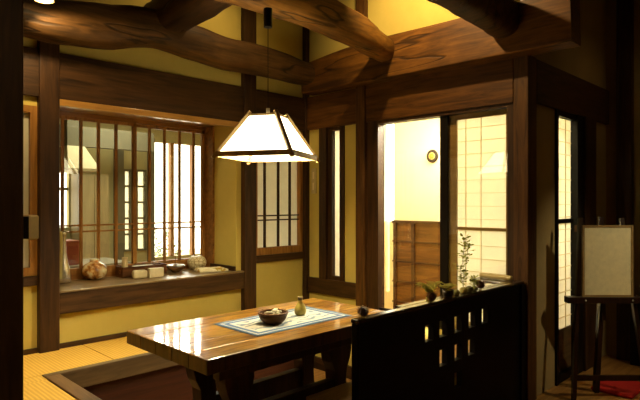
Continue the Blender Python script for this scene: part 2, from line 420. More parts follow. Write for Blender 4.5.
# big wall-plate beam over the doorway, with its stub past the post
R = resample([(4.10, 4.30, 2.475, .09, .155), (4.10, 3.7, 2.50, .09, .185), (4.10, 3.2, 2.50, .095, .195), (4.10, 2.6, 2.492, .095, .19), (4.10, 2.0, 2.488, .095, .19), (4.10, 1.47, 2.50, .095, .205)], 30)
o = MB().tube([p[:3] for p in R], [(p[3], p[4]) for p in R], 32, 24, .0, 2).build('wall_plate_beam', wood('beam_wood_along_y', (.05, .018, .0025), (.23, .092, .012), 'y', .55, bs=.5, scale=.8, crack=True), loc=(4.1, 4.3, 2.475), smooth=False)
tag(o, 'big squared brown beam over the glazed doorway, its sawn end sticking out at right', 'beam')
struct(MB().box(4.33, 6.1, 1.97-.07, 1.97-.02, 3.02, 3.2).build('trim_10', W_DX))

# ------------------------------------------------------------------ bay window (two sliding sashes with bars)
win = struct(MB().box(3.212, 3.234, 4.80, WY+.02, .455, 1.94).box(1.531, 1.62, 4.86, WY+.02, .455, 1.94).box(1.62, 3.212, WY-.03, WY+.02, 1.90, 1.94).box(1.62, 3.212, WY-.03, WY+.02, .455, .50).build('window_1', W_WINX))
zt, zb = 1.90, .50
def sash(x0, x1, y, bars, name='sash'):
    fr = MB().box(x0, x0+.035, y-.014, y+.014, zb, zt).box(x1-.035, x1, y-.014, y+.014, zb, zt).box(x0, x1, y-.014, y+.014, zt-.03, zt).box(x0, x1, y-.014, y+.014, zb, zb+.055).build(name, W_WIN, win)
    MB().box(x0+.03, x1-.03, y+.004, y+.007, zb+.05, zt-.025).build('pane', GLASS, fr)
    for bx in bars:
        MB().box(bx-.014, bx+.014, y-.014, y, zb+.05, zt-.028).build('upright_bar', W_WIN, fr)
    for zc in (.935, .880):
        MB().box(x0+.03, x1-.03, y-.018, y-.002, zc-.0075, zc+.0075).build('cross_bar', W_WIN, fr)
sash(1.64, on_y(135.5, WY), WY-.012, [on_y(x, WY) for x in (61.5, 80, 97.5, 115)])
sash(on_y(131, WY)+.02, 3.212, WY+.018, [on_y(x, WY+.02) for x in (149, 164, 179, 193)])
# sill
o = MB().box(1.531, 3.295, V1-.05, V1+.12, .275, .44).build('window_sill', W_SILLF, loc=(2.4, V1, .275), bevel=.006)
MB().box(1.531, 3.232, V1-.06, WY-.03, .4405, .455).box(3.232, 3.295, V1-.06, V1-.001, .4405, .455).build('sill_board', W_SILL, o, bevel=.003).location = -Vector(o.location)
tag(o, 'deep brown wooden window sill under the barred bay window holding pottery', 'window sill')
struct(MB().box(3.205, 3.232, V1+.0, 4.84, .455, .50).build('trim_11', W_DY))

# left small window beside foreground post
win2 = struct(MB().box(1.335, 1.384, V1-.01, V1+.06, .59, 1.87).box(.85, .90, V1-.01, V1+.06, .59, 1.87).box(.9, 1.335, V1-.01, V1+.06, 1.82, 1.87).box(.9, 1.335, V1-.01, V1+.06, .59, .65).build('window_2', W_WIN))
MB().box(.9, 1.335, V1+.03, V1+.034, .65, 1.82).build('paper_pane', PAPER, win2)
# small papered window right of the post
win3 = struct(MB().box(3.46, 3.50, V1-.01, V1+.07, .59, 1.94).box(4.10, 4.14, V1-.01, V1+.07, .59, 1.94).box(3.5, 4.10, V1-.01, V1+.07, .59, .665).box(3.5, 4.10, V1-.01, V1+.07, 1.90, 1.94).build('window_3', W_WIN))
MB().box(3.5, 4.10, V1+.04, V1+.044, .66, 1.91).build('paper_pane', PAPER, win3)
for px in (265, 278.5, 290):
    bx = on_y(px, V1+.02); MB().box(bx-.010, bx+.010, V1+.015, V1+.038, .665, 1.90).build('upright_bar', W_DZ, win3)
for zc in (1.0, .953):
    MB().box(3.5, 4.10, V1+.008, V1+.024, zc-.007, zc+.007).build('cross_bar', W_DX, win3)
# slit window in the right wall
win4 = struct(MB().box(U2, U2+.08, 4.02, 4.077, .31, 1.945).box(U2-.02, U2+.08, 3.829, 3.89, .31, 1.945).box(U2, U2+.08, 3.89, 4.02, .31, .35).box(U2, U2+.08, 3.89, 4.02, 1.91, 1.945).build('window_4', W_DZ))
MB().box(U2+.05, U2+.054, 3.89, 4.02, .35, 1.91).build('paper_pane', PAPER, win4)
MB().box(U2+.02, U2+.05, 3.905, 3.925, 1.14, 1.19).build('catch', W_DZ, win4)

# ------------------------------------------------------------------ glazed doorway with shoji
dr = struct(MB().box(U2-.02, U2+.08, 3.37, 3.515, 0, 1.945).box(U2-.02, U2+.09, 1.976, 2.03, 0, 1.945).box(U2-.02, U2+.09, 2.03, 3.37, 1.915, 1.945).box(U2, U2+.09, 2.03, 3.37, -.02, .02).build('door_1', W_DZ))
# outer glass leaf frame (dark meeting stile) and glass
gl = MB().box(U2+.0, U2+.025, 2.60, 2.675, .02, 1.915).box(U2+.0, U2+.025, 2.675, 3.37, .02, .10).build('glass_leaf', W_BLACKZ, dr)
MB().box(U2+.010, U2+.014, 2.03, 2.60, .05, 1.915).build('pane', GLASS, gl)
MB().box(U2+.010, U2+.014, 2.675, 3.345, .10, 1.915).build('pane', GLASS, gl)
# shoji leaf behind the right glass
XS = U2+.06
W_SHO = wood('ochre_shoji_frame', (.26, .15, .045), (.42, .27, .09), 'y', .5)
sh = MB().box(XS-.012, XS+.012, 2.03, 2.075, .02, 1.945).box(XS-.012, XS+.012, 2.535, 2.66, .02, 1.945).box(XS-.012, XS+.012, 2.075, 2.535, 1.87, 1.945).box(XS-.012, XS+.012, 2.075, 2.535, .90, .925).box(XS-.012, XS+.012, 2.075, 2.535, .02, .1).build('shoji_leaf', W_SHO, dr)
MB().box(XS+.004, XS+.006, 2.07, 2.54, .1, 1.87).build('paper_pane', PAPER, sh)
LAT = wood('pale_lattice_wood', (.72, .60, .34), (.85, .74, .46), 'y', .5)
lt = MB()
zc = .20
while zc < 1.86:
    if abs(zc-.912) > .05: lt.box(XS-.006, XS+.003, 2.075, 2.535, zc-.0022, zc+.0022)
    zc += .1135
for yb in (2.45, 2.305): lt.box(XS-.006, XS+.003, yb-.002, yb+.002, .1, 1.87)
lt.build('lattice', LAT, sh)

# ------------------------------------------------------------------ entrance papered window
w5 = struct(MB().box(4.76, 4.80, 1.86, 1.93, -.45, 1.95).box(5.22, 5.36, 1.85, 1.93, -.45, 1.95).box(4.80, 5.22, 1.87, 1.93, -.45, -.38).box(4.80, 5.22, 1.87, 1.93, 1.90, 1.95).box(4.80, 5.22, 1.89, 1.93, .955, .99).build('window_5', W_BLACKZ))
MB().box(4.80, 5.22, 1.915, 1.918, -.0, 1.90).build('paper_pane', PAPER, w5)
MB().box(4.80, 5.22, 1.91, 1.925, -.38, 0).build('lower_board', W_FRAME, w5)
lt = MB()
for k in range(17):
    z_ = .10+.1135*k
    if z_ < 1.88 and abs(z_-.97) > .03: lt.box(4.80, 5.22, 1.906, 1.914, z_-.0028, z_+.0028)
lt.box(5.08, 5.088, 1.906, 1.914, 0, 1.90); lt.build('lattice', LAT, w5)
MB().box(5.19, 5.27, 1.835, 1.87, .87, .93).build('catch', W_MZ, w5)
# ------------------------------------------------------------------ corridor behind the doorway
wall('wall_corridor', 'x', 5.5, 5.58, 1.96, 4.8, LOW, 2.45, [(4.175, 4.36, .9, 2.25), (4.25, 4.31, .0, .9)], CREAM)
struct(MB().box(4.3, 5.58, 1.96, 4.53, 2.45, 2.5).build('ceiling_corridor', CREAM))
struct(MB().box(4.31, 5.5, 1.97, 4.72, LOW, LOW+.01).build('floor_corridor', W_FLOOR))
wall('wall_corridor_end', 'y', 4.72, 4.80, 4.3, 5.5, 0, 2.45, [], CREAM)
wp = struct(MB().box(5.475, 5.5, 1.97, 4.17, LOW, .88).build('wall_wainscot', W_PANEL))
wr = MB().box(5.445, 5.50, 1.97, 4.17, .88, .915)
for yb in (4.13, 3.857, 3.45, 2.95, 2.5): wr.box(5.448, 5.48, yb-.02, yb+.02, LOW, .88)
for z_ in (.655, .405, .155, -.10):
    wr.box(5.455, 5.48, 1.97, 4.17, z_-.010, z_+.010)
wr.build('rail', wood('wainscot_rail', (.035, .015, .005), (.08, .034, .009), 'y'), wp)
# emblem on the cream wall
em = empty('wall_emblem', (5.497, 3.605, 1.69))
tag(em, 'small round dark-rimmed emblem with gold centre on cream corridor wall', 'wall emblem')
ey = Matrix.Rotation(-PI/2, 4, 'Y')
def disc(name, r0, th, mat, xo, n=32):
    o = MB().lathe([(r0, 0), (r0, th*.7), (r0*.93, th)], n=n).build(name, mat, em, smooth=False)
    o.rotation_euler = (0, -PI/2, 0); o.location = (xo, 0, 0)
    return o
disc('rim', .078, .014, plain('dark_lacquer', (.018, .007, .003), .5), 0)
disc('disc', .043, .006, plain('cream_lacquer', (.7, .55, .25), .4), -.012)
fm = MB()
for k in range(6):
    a = k*PI/3; fm.sphere((-.02, .022*math.cos(a), .022*math.sin(a)), .014, 10, (.3, 1, 1))
fm.sphere((-.021, 0, 0), .012, 10, (.4, 1, 1)).build('flower', plain('gold_paint', (.55, .30, .04), .35, .5, .3), em, smooth=True)
# something bright-lit standing in the gap: garden beyond
# ------------------------------------------------------------------ kitchen seen through the bay window
YB = 7.6
wall('wall_kitchen_back', 'y', YB, YB+.08, .2, 5.66, LOW, 2.45, [(2.40, 2.78, .80, 1.85), (3.53, 3.90, .42, 1.62), (3.99, 5.3, .30, 2.06)], GREEN)
wall('wall_kitchen_left', 'x', .1, .2, V1+.1, 7.68, LOW, 2.45, [], GREEN)
wall('wall_kitchen_right', 'x', 5.58, 5.66, 4.8, 7.6, LOW, 2.45, [], GREEN)
struct(MB().box(.1, 5.66, V1+.1, 7.68, 2.45, 2.5).build('ceiling_kitchen', GREEN))
struct(MB().box(1.2, 3.66, 6.9, 7.02, 1.84, 2.09).build('trim_12', GREYB))
struct(MB().box(3.40, 3.50, YB-.12, YB, LOW, 2.1).box(3.92, 3.98, YB-.12, YB, LOW, 2.1).build('trim_13', GREYB))
w6 = struct(MB().box(3.53, 3.56, YB-.03, YB+.04, .42, 1.62).box(3.64, 3.76, YB-.03, YB+.04, .42, 1.62).box(3.87, 3.90, YB-.03, YB+.04, .42, 1.62).build('window_6', GREYB))
MB().box(3.53, 3.90, YB+.025, YB+.03, .42, 1.62).build('paper_pane', PAPER, w6)
lt = MB()
for k in range(6): lt.box(3.53, 3.90, YB-.02, YB+.02, .42+.235*k, .45+.235*k)
lt.build('lattice', GREYB, w6)
w7 = struct(MB().box(3.99, 4.03, YB-.02, YB+.06, .30, 2.06).box(4.30, 4.36, YB-.02, YB+.06, .30, 2.06).box(4.68, 4.73, YB-.02, YB+.06, .30, 2.06).box(5.1, 5.16, YB-.02, YB+.06, .30, 2.06).build('window_7', W_WIN))
struct(MB().box(2.40, 2.78, YB+.02, YB+.05, 1.30, 1.34).box(2.58, 2.61, YB+.02, YB+.05, .8, 1.85).build('window_8', GREYB))
hood = MB()
b0 = [(2.30, 6.3, 1.53), (2.66, 6.3, 1.53), (2.66, 6.9, 1.53), (2.30, 6.9, 1.53)]; t0 = [(2.36, 6.5, 1.80), (2.56, 6.5, 1.80), (2.56, 6.8, 1.80), (2.36, 6.8, 1.80)]
B = [hood.bm.verts.new(p) for p in b0]; B2 = [hood.bm.verts.new((p[0], p[1], 1.50)) for p in b0]; T = [hood.bm.verts.new(p) for p in t0]
for k in range(4):
    hood.bm.faces.new((B[k], B[(k+1) % 4], T[(k+1) % 4], T[k])); hood.bm.faces.new((B2[k], B2[(k+1) % 4], B[(k+1) % 4], B[k]))
hood.bm.faces.new(T); hood.bm.faces.new(B2)
hd = hood.build('range_hood', plain('cream_enamel', (.52, .46, .28), .5), loc=(2.56, 6.55, 1.5))
MB().box(2.38, 2.54, 6.55, 6.75, 1.80, 2.45).build('duct', GREYB, hd).location = -Vector(hd.location)
tag(hd, 'pale cream range hood seen through the left panes of the barred window', 'range hood')
cb = MB().box(2.80, 3.20, 7.3, 7.59, LOW, 1.52).build('tall_cupboard', wood('pale_cupboard_wood', (.30, .24, .12), (.42, .34, .18), 'z'), loc=(3.0, 7.45, LOW))
for xx in (2.81, 3.005): MB().box(xx, xx+.185, 7.285, 7.299, -.3, 1.50).build('door', wood('pale_cupboard_door', (.34, .28, .15), (.46, .38, .21), 'z'), cb).location = -Vector(cb.location)
tag(cb, 'tall pale wooden cupboard standing under the range hood beyond the window', 'cupboard')
kc = MB().box(1.6, 2.75, 5.75, 6.4, LOW, .45).build('kitchen_counter', GREY, loc=(2.2, 6.1, LOW))
MB().box(1.58, 2.77, 5.73, 6.42, .45, .48).build('worktop', plain('counter_top', (.40, .38, .30), .4), kc).location = -Vector(kc.location)
tag(kc, 'grey kitchen counter beyond the left panes of the barred window', 'counter')
rc = MB().box(2.08, 2.25, 5.85, 6.1, .481, .74, .012).build('storage_box', REDP, loc=(2.16, 6.0, .48))
tag(rc, 'dull red upright box on the grey counter beyond the window', 'box')
# garden
struct(MB().box(-1, 14, 9.5, 16, LOW-.1, LOW).box(8.5, 14, -1.6, 9.5, LOW-.1, LOW).build('floor_garden', plain('pale_paving', (.62, .50, .36), .8)))
def shrub(x, y, r, h, label):
    s_ = MB()
    for k in range(420):
        a = random.uniform(0, 2*PI); t = random.random(); rr = r*math.sin(PI*min(.95, t*.9+.08))*random.uniform(.5, 1)
        s_.leaf((x+rr*math.cos(a), y+rr*math.sin(a), LOW+.1+h*t), (math.cos(a), math.sin(a), random.uniform(-.3, .9)), .09, .025)
    root = s_.build('garden_shrub', plain('garden_leaf', (.10, .16, .04), .6), loc=(x, y, LOW))
    MB().tube([(x, y, LOW), (x+.02, y, LOW+h*.5), (x, y, LOW+h*.8)], .025, 8).build('stem', W_DZ, root).location = -Vector(root.location)
    tag(root, label, 'shrub')
shrub(4.75, 9.2, .32, 1.15, 'small leafy shrub outside, through the bright right panes of the barred window')
shrub(5.75, 10.2, .30, .85, 'low shrub further right in the bright garden outside the barred window')

# ================================================================== TABLE
tb = empty('low_table', (2.265, 2.695, LOW))
tag(tb, 'glossy thick-planked wooden table on dark legs over the sunken floor', 'table')
def part(mb, name, mat, root, **k):
    o = mb.build(name, mat, None, **k); o.parent = root; o.location = Vector(o.location)-Vector(root.location) if not root.parent else Vector(o.location)
    return o
ys = [2.26, 2.43, 2.60, 2.775, 2.95, 3.13]
tm = MB()
for a, b in zip(ys, ys[1:]): tm.box(1.48, 3.05, a+.0012, b-.0012, .292, .37, .005)
top = part(tm, 'tabletop', TABLE, tb)
top.data.materials.append(wood('table_edge_shaded_wood', (.035, .014, .004), (.12, .05, .013), 'z', .4, spec=.3))  # darker colour on the side faces stands in for their unlit shade
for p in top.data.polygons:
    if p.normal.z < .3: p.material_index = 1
part(MB().box(1.62, 2.92, 2.36, 2.42, .21, .2915).box(1.62, 2.92, 2.90, 2.96, .21, .2915), 'apron', W_LEG, tb, bevel=.004)
def legprof(xc, s=1):
    pr = [(.10, .2915), (.10, .16), (.085, .10), (.055, .04), (.048, -.04), (.055, -.12), (.085, -.20), (.105, -.26), (.11, -.45)]
    return [(xc-a, z) for a, z in pr]+[(xc+a, z) for a, z in pr[::-1]]
for xc in (1.80, 2.62):
    for yc in (2.47, 2.78):
        part(MB().prism(legprof(xc), 'y', yc-.05, yc+.05), 'leg', W_LEG, tb, bevel=.004)
part(MB().box(1.82, 2.60, 2.44, 2.50, -.165, -.02), 'stretcher', W_LEG, tb, bevel=.004)
part(MB().box(1.82, 2.60, 2.75, 2.81, -.165, -.02), 'stretcher', W_LEG, tb, bevel=.004)

# runner
def runner_mat():
    m, nt, b = base('printed_runner_cloth', .85, .2)
    hx, hy = .41, .225
    tc = nt.nodes.new('ShaderNodeTexCoord'); sp = nt.nodes.new('ShaderNodeSeparateXYZ'); nt.links.new(tc.outputs['Object'], sp.inputs[0])
    def mth(op, a, bb=None, **k):
        n = nt.nodes.new('ShaderNodeMath'); n.operation = op
        for i, v in enumerate((a, bb)):
            if v is None: continue
            if isinstance(v, (int, float)): n.inputs[i].default_value = v
            else: nt.links.new(v, n.inputs[i])
        return n.outputs[0]
    dx = mth('SUBTRACT', hx, mth('ABSOLUTE', sp.outputs[0])); dy = mth('SUBTRACT', hy, mth('ABSOLUTE', sp.outputs[1]))
    d = mth('MULTIPLY', mth('MINIMUM', dx, dy), 5.0)
    BL = (.12, .19, .31); CR = (.62, .61, .50); MB_ = (.45, .52, .52)
    r = ramp(nt, [(0, BL), (.15, CR), (.20, BL), (.36, CR), (.43, MB_), (.47, CR)], 'CONSTANT')
    nt.links.new(d, r.inputs['Fac'])
    wv = nt.nodes.new('ShaderNodeTexWave'); wv.wave_type = 'RINGS'; wv.inputs['Scale'].default_value = 3.5; wv.inputs['Distortion'].default_value = 22; wv.inputs['Detail'].default_value = 3
    nt.links.new(tc.outputs['Object'], wv.inputs['Vector'])
    r2 = ramp(nt, [(.55, (.62, .61, .50)), (.72, (.22, .28, .32))]); nt.links.new(wv.outputs['Fac'], r2.inputs['Fac'])
    mx = nt.nodes.new('ShaderNodeMix'); mx.data_type = 'RGBA'
    nt.links.new(mth('GREATER_THAN', d, .47), mx.inputs[0])
    nt.links.new(r.outputs['Color'], mx.inputs[6]); nt.links.new(r2.outputs['Color'], mx.inputs[7])
    nt.links.new(mx.outputs[2], b.inputs['Base Color'])
    return m
rn = MB()
NX, NY = 28, 14
gr = [[None]*(NY+1) for _ in range(NX+1)]
for i in range(NX+1):
    for j in range(NY+1):
        x = -.41+.82*i/NX; y = -.225+.45*j/NY
        gr[i][j] = rn.bm.verts.new((x, y, .0022+.0012*math.sin(x*17)*math.sin(y*22+x*6)))
for i in range(NX):
    for j in range(NY): rn.bm.faces.new((gr[i][j], gr[i+1][j], gr[i+1][j+1], gr[i][j+1]))
ro = rn.build('table_runner', runner_mat(), smooth=True); ro.location = (2.35, 2.675, .3705)
sd = ro.modifiers.new('thick', 'SOLIDIFY'); sd.thickness = .0015; sd.offset = 1
tag(ro, 'cream cloth with blue-grey striped border laid on the table', 'table runner')

# basket bowl
bk = empty('basket_bowl', (2.235, 2.66, .375))
tag(bk, 'round dark brown woven basket bowl on the blue-bordered cloth', 'basket')
def weave_mat():
    m, nt, b = base('dark_wicker', .55, .4)
    wv = nt.nodes.new('ShaderNodeTexWave'); wv.bands_direction = 'Z'; wv.inputs['Scale'].default_value = 45; wv.inputs['Distortion'].default_value = 2
    nt.links.new(coords(nt), wv.inputs['Vector'])
    r = ramp(nt, [(.2, (.06, .020, .005)), (.9, (.34, .15, .035))]); nt.links.new(wv.outputs['Fac'], r.inputs['Fac'])
    nt.links.new(r.outputs['Color'], b.inputs['Base Color']); bump(nt, b, wv.outputs['Fac'], .8, .006); return m
WICK = weave_mat()
MB().lathe([(.056, 0), (.066, .006), (.084, .026), (.093, .048), (.096, .062), (.090, .062), (.085, .048), (.074, .028), (.056, .012)], n=36).build('bowl', WICK, bk, smooth=True)
MB().tube([(.092*math.cos(2*PI*k/36), .092*math.sin(2*PI*k/36), .063+.002*math.sin(k*9)) for k in range(37)], .007, 8).build('rim', WICK, bk, smooth=True)
SW = plain('pale_wrapped_sweet', (.85, .76, .50), .5)
swm = None
spots = [(-.042, .022, .052, .3), (.0, .038, .056, 1.2), (.046, .018, .060, 2.2), (-.016, -.030, .052, .9), (.026, -.024, .053, 2.8), (.012, .006, .074, .2), (-.040, -.008, .070, 1.9)]
wh = ['at the left', 'at the back', 'at the right, tilted up', 'at the front left', 'at the front right', 'on top in the middle', 'resting on the rim side at left']
for i, (x, y, z, a) in enumerate(spots):
    if i == 0:
        o = MB().tube([(-.03, 0, 0), (-.018, 0, .001), (-.016, 0, 0), (.016, 0, 0), (.018, 0, .001), (.03, 0, 0)], [(.012, .006), (.004, .004), (.013, .011), (.013, .011), (.004, .004), (.012, .006)], 10, 2.2).build('wrapped_sweet', SW, smooth=True)
        sw0 = o
    else: o = sw0.copy(); C.objects.link(o)
    o.location = (2.235+x, 2.66+y, .375+z-.004); o.rotation_euler = (random.uniform(-.3, .3), random.uniform(-.35, .35), a)
    tag(o, 'pale wrapped sweet in the woven basket bowl, '+wh[i], 'sweet', 'wrapped sweets in the basket bowl')
# gourd vase
gv = MB().lathe([(.026, 0), (.036, .008), (.041, .025), (.040, .045), (.032, .064), (.021, .080), (.016, .092), (.0155, .112), (.018, .122), (.012, .122), (.011, .10)], n=28).build('gourd_vase', mottled('yellow_green_glaze', [(.3, (.45, .33, .05)), (.7, (.68, .54, .13))], 20, .3, .5, .4), smooth=True)
gv.location = (2.515, 2.705, .3735)
MB().lathe([(.0158, .100), (.0162, .112), (.0188, .123), (.0150, .1245), (.011, .115)], n=24, cap=False).build('lip', plain('dark_lip_glaze', (.16, .10, .03), .3), gv, smooth=True)
tag(gv, 'small yellow-green gourd shaped vase with a dark lip beside the basket', 'vase')

# ================================================================== BENCH with pierced back
bn = empty('bench', (3.18, 2.05, LOW))
tag(bn, 'black wooden bench in the right foreground, tall back pierced by small openings', 'bench')
holes = []
for px in (429.4, 443.4, 458.2, 472.2, 485): holes.append((on_y(px, 1.89), .335))
for px in (443.4, 458.2, 471.5): holes.append((on_y(px, 1.89), .150))
holes.append((on_y(458.2, 1.89), -.035))
hs = [(x-.045, x+.045, z-.053, z+.053) for x, z in holes]
xs = sorted({2.188, 4.165, *[h[0] for h in hs], *[h[1] for h in hs]})
# cluster nearly equal columns
xc = [xs[0]]
for v in xs[1:]:
    if v-xc[-1] > .004: xc.append(v)
def snap(v): return min(xc, key=lambda q: abs(q-v))
hs = [(snap(a), snap(b), c, d) for a, b, c, d in hs]
zs = sorted({LOW+.05, .497, *[h[2] for h in hs], *[h[3] for h in hs]})
bb = MB()
for a, b in zip(xc, xc[1:]):
    run = None
    for c, d in zip(zs, zs[1:]):
        mu, mz = (a+b)/2, (c+d)/2
        if any(h[0] < mu < h[1] and h[2] < mz < h[3] for h in hs):
            if run is not None: bb.box(a, b, 1.89, 1.930, run, c); run = None
            continue
        if run is None: run = c
    if run is not None: bb.box(a, b, 1.89, 1.930, run, zs[-1])
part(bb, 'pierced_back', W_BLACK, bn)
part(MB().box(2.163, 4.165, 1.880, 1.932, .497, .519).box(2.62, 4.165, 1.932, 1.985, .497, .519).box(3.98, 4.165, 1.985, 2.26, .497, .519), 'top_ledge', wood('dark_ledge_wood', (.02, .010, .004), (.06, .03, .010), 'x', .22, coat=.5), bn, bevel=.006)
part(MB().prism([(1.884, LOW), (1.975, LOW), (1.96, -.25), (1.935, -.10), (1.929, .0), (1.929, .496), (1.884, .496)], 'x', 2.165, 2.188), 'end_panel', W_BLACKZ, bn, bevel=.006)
part(MB().box(2.19, 4.1, 1.9305, 2.31, -.04, 0), 'seat', wood('seat_wood', (.30, .15, .04), (.52, .29, .09), 'x', .35, coat=.2), bn, bevel=.006)
part(MB().box(2.20, 4.06, 2.25, 2.28, -.13, -.041), 'seat_rail', W_LEG, bn)
part(MB().box(4.02, 4.08, 1.939, 2.29, LOW, -.041), 'support', W_LEG, bn)
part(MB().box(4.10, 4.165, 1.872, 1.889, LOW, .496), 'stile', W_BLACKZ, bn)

# things along the ledge
LZ = .519
CONE = mottled('pine_cone_scale', [(.3, (.10, .035, .010)), (.7, (.36, .16, .05))], 60, .4, .5, .2)
def pinecone():
    s_ = MB()
    s_.sphere((0, 0, .024), .014, 10, (1, 1, 1.5))
    for k in range(60):
        t = k/60; a = k*2.39996; r = .006+.016*math.sin(PI*(.15+.8*t)); z = .006+.040*t
        s_.leaf((r*.5*math.cos(a), r*.5*math.sin(a), z), (math.cos(a), math.sin(a), .5), .012+.012*math.sin(PI*(.1+.8*t)), .0085)
    return s_.build('pine_cone', CONE)
pc = pinecone()
pcs = [((2.235, 1.906), 'at the near left end of the black bench back'), ((2.885, 1.902), 'left of the low fern pot on the black bench back'), ((3.55, 1.925), 'beside the bamboo pole on the black bench back')]
for i, ((x, y), t) in enumerate(pcs):
    o = pc if i == 0 else pc.copy()
    if i: C.objects.link(o)
    o.location = (x, y, LZ-.001); o.rotation_euler = (.1, -.05, i*1.3); o.scale = (1.25, 1.25, 1.2)
    tag(o, 'small dark pine cone '+t, 'pine cone', 'pine cones on the bench back')
LEAF = paper('fresh_leaf', (.40, .42, .10), .4)
LEAFY = paper('yellowish_fern', (.62, .56, .14), .4)
def fern(x, y, z, nfr, length, mat, root, name='fronds', up=.55):
    s_ = MB()
    for k in range(nfr):
        a = 2*PI*k/nfr+random.uniform(-.2, .2); l = length*random.uniform(.75, 1.1)
        P = [Vector((x, y, z))+Vector((math.cos(a)*.9, math.sin(a)*.45, 0))*l*t+Vector((0, 0, up*l*(t-.62*t*t)*1.7)) for t in [i/7 for i in range(8)]]
        s_.tube(P, .0012, 5)
        for i in range(1, 8):
            d = P[i]-P[i-1]; sd_ = d.cross(Vector((0, 0, 1))).normalized()
            for q in (-1, 1): s_.leaf(P[i], sd_*q+d.normalized()*.6, .034*(1.15-i/9), .0065)
    return s_.build(name, mat, root)
pt = empty('potted_fern', (3.12, 1.925, LZ))
tag(pt, 'low fern with fine fronds in a squat dark pot on the bench back', 'potted plant')
MB().lathe([(.026, 0), (.036, .02), (.038, .046), (.034, .046), (.032, .04)], n=24).build('pot', plain('dark_pot_glaze', (.05, .025, .010), .35), pt, smooth=True)
MB().lathe([(.033, .036), (.02, .044), (.005, .046)], n=20).build('moss', LEAFY, pt, smooth=True)
fern(0, 0, .044, 17, .085, LEAFY, pt)
fp = empty('fern_sprig', (2.95, 1.952, LZ))
tag(fp, 'spreading yellow-green fern sprig left of the squat pot on bench back', 'plant')
MB().lathe([(.024, 0), (.028, .012), (.016, .02)], n=18).build('moss_ball', LEAFY, fp, smooth=True)
fern(0, 0, .018, 24, .13, LEAFY, fp, up=1.0)
# tall sprig in a slender bottle
sp = empty('leafy_sprig', (3.315, 1.925, LZ))
tag(sp, 'tall thin leafy sprig rising from a tiny moss-topped pot on the bench back', 'plant')
MB().lathe([(.020, 0), (.026, .012), (.026, .03), (.014, .040)], n=20).build('moss_ball', mottled('dry_moss', [(.3, (.30, .24, .05)), (.7, (.56, .46, .14))], 60, .9, bs=.8), sp, smooth=True)
stem = MB(); lf = MB()
P1 = [(0, 0, .03), (.004, 0, .12), (-.004, .004, .22), (.008, 0, .31), (.002, 0, .375)]
P2 = [(0, 0, .03), (.012, 0, .12), (.04, -.004, .25), (.060, 0, .33)]
P3 = [(0, 0, .03), (-.02, .0, .09), (-.045, 0, .19)]
for P in (P1, P2, P3):
    R_ = resample(P, 14); stem.tube(R_, .0017, 6)
    for i, p in enumerate(R_):
        if P is P1 and i < 7: continue
        if P is P2 and i < 8: continue
        if i < 5: continue
        for q in range(3):
            a = random.uniform(0, 2*PI); dv = Vector((math.cos(a), math.sin(a)*.35, random.uniform(-.1, .6))); e_ = Vector(p)+dv*random.uniform(.008, .048); stem.tube([tuple(p), tuple(e_)], .0009, 4); lf.leaf(e_, dv, random.uniform(.030, .044), random.uniform(.011, .015))
stem.build('stem', plain('thin_stem', (.16, .12, .04), .6), sp); lf.build('leaves', LEAF, sp)
sp2 = empty('leafy_clump', (3.47, 1.93, LZ))
tag(sp2, 'small bushy leaf clump just left of the bamboo pole on bench back', 'plant')
MB().lathe([(.016, 0), (.024, .010), (.022, .024), (.010, .030)], n=20).build('moss_ball', mottled('olive_moss', [(.3, (.16, .14, .03)), (.7, (.34, .30, .09))], 60, .9, bs=.8), sp2, smooth=True)
lf = MB()
for k in range(70):
    a = random.uniform(0, 2*PI); r = random.uniform(0, .03); lf.leaf((r*math.cos(a), r*math.sin(a)*.6, random.uniform(.03, .105)), (math.cos(a), math.sin(a), random.uniform(0, 1)), .028, .008)
st = MB()
for k in range(4): st.tube([(0, 0, .02), (.01*(k-1.5), 0, .05), (.016*(k-1.5), 0, .095)], .0014, 5)
lf.build('leaves', LEAF, sp2); st.build('stem', plain('clump_stem', (.16, .12, .04), .6), sp2)
for (x, r, lab, nm) in ((3.22, .022, 'pale yellow-green moss ball left of the tall leafy sprig', (.42, .36, .10)), (3.39, .026, 'round olive moss ball right of the tall leafy sprig', (.20, .17, .045))):
    o = MB().sphere((0, 0, r*.8), r, 18, (1.1, 1, .85), .05).build('moss_ball', mottled('moss_%d' % int(x*100), [(.3, tuple(c*.6 for c in nm)), (.7, nm)], 70, .95, bs=.8), smooth=True)
    o.location = (x, 1.922, LZ-.0008); tag(o, lab, 'moss ball')
bp = MB()
prof = []
for k in range(25):
    y = 1.955+(2.225-1.955)*k/24; nod = .0025 if k in (5, 16) else 0
    prof.append(((4.10, y, LZ+.0215), (.019+nod, .019+nod)))
bp.tube([p[0] for p in prof], [p[1] for p in prof], 16)
bo = bp.build('bamboo_pole', mottled('dry_bamboo', [(.3, (.50, .36, .11)), (.7, (.68, .52, .20))], 12, .35, coat=.2), loc=(4.10, 1.955, LZ+.0215), smooth=True)
e_ = MB().lathe([(.013, 0), (.013, .004)], n=16).build('hollow_end', plain('dark_hollow', (.05, .03, .01), .9), bo); e_.rotation_euler = (-PI/2, 0, 0); e_.location = (0, .268, 0)
tag(bo, 'short pale bamboo length lying at the bench back corner before the papered door', 'bamboo')

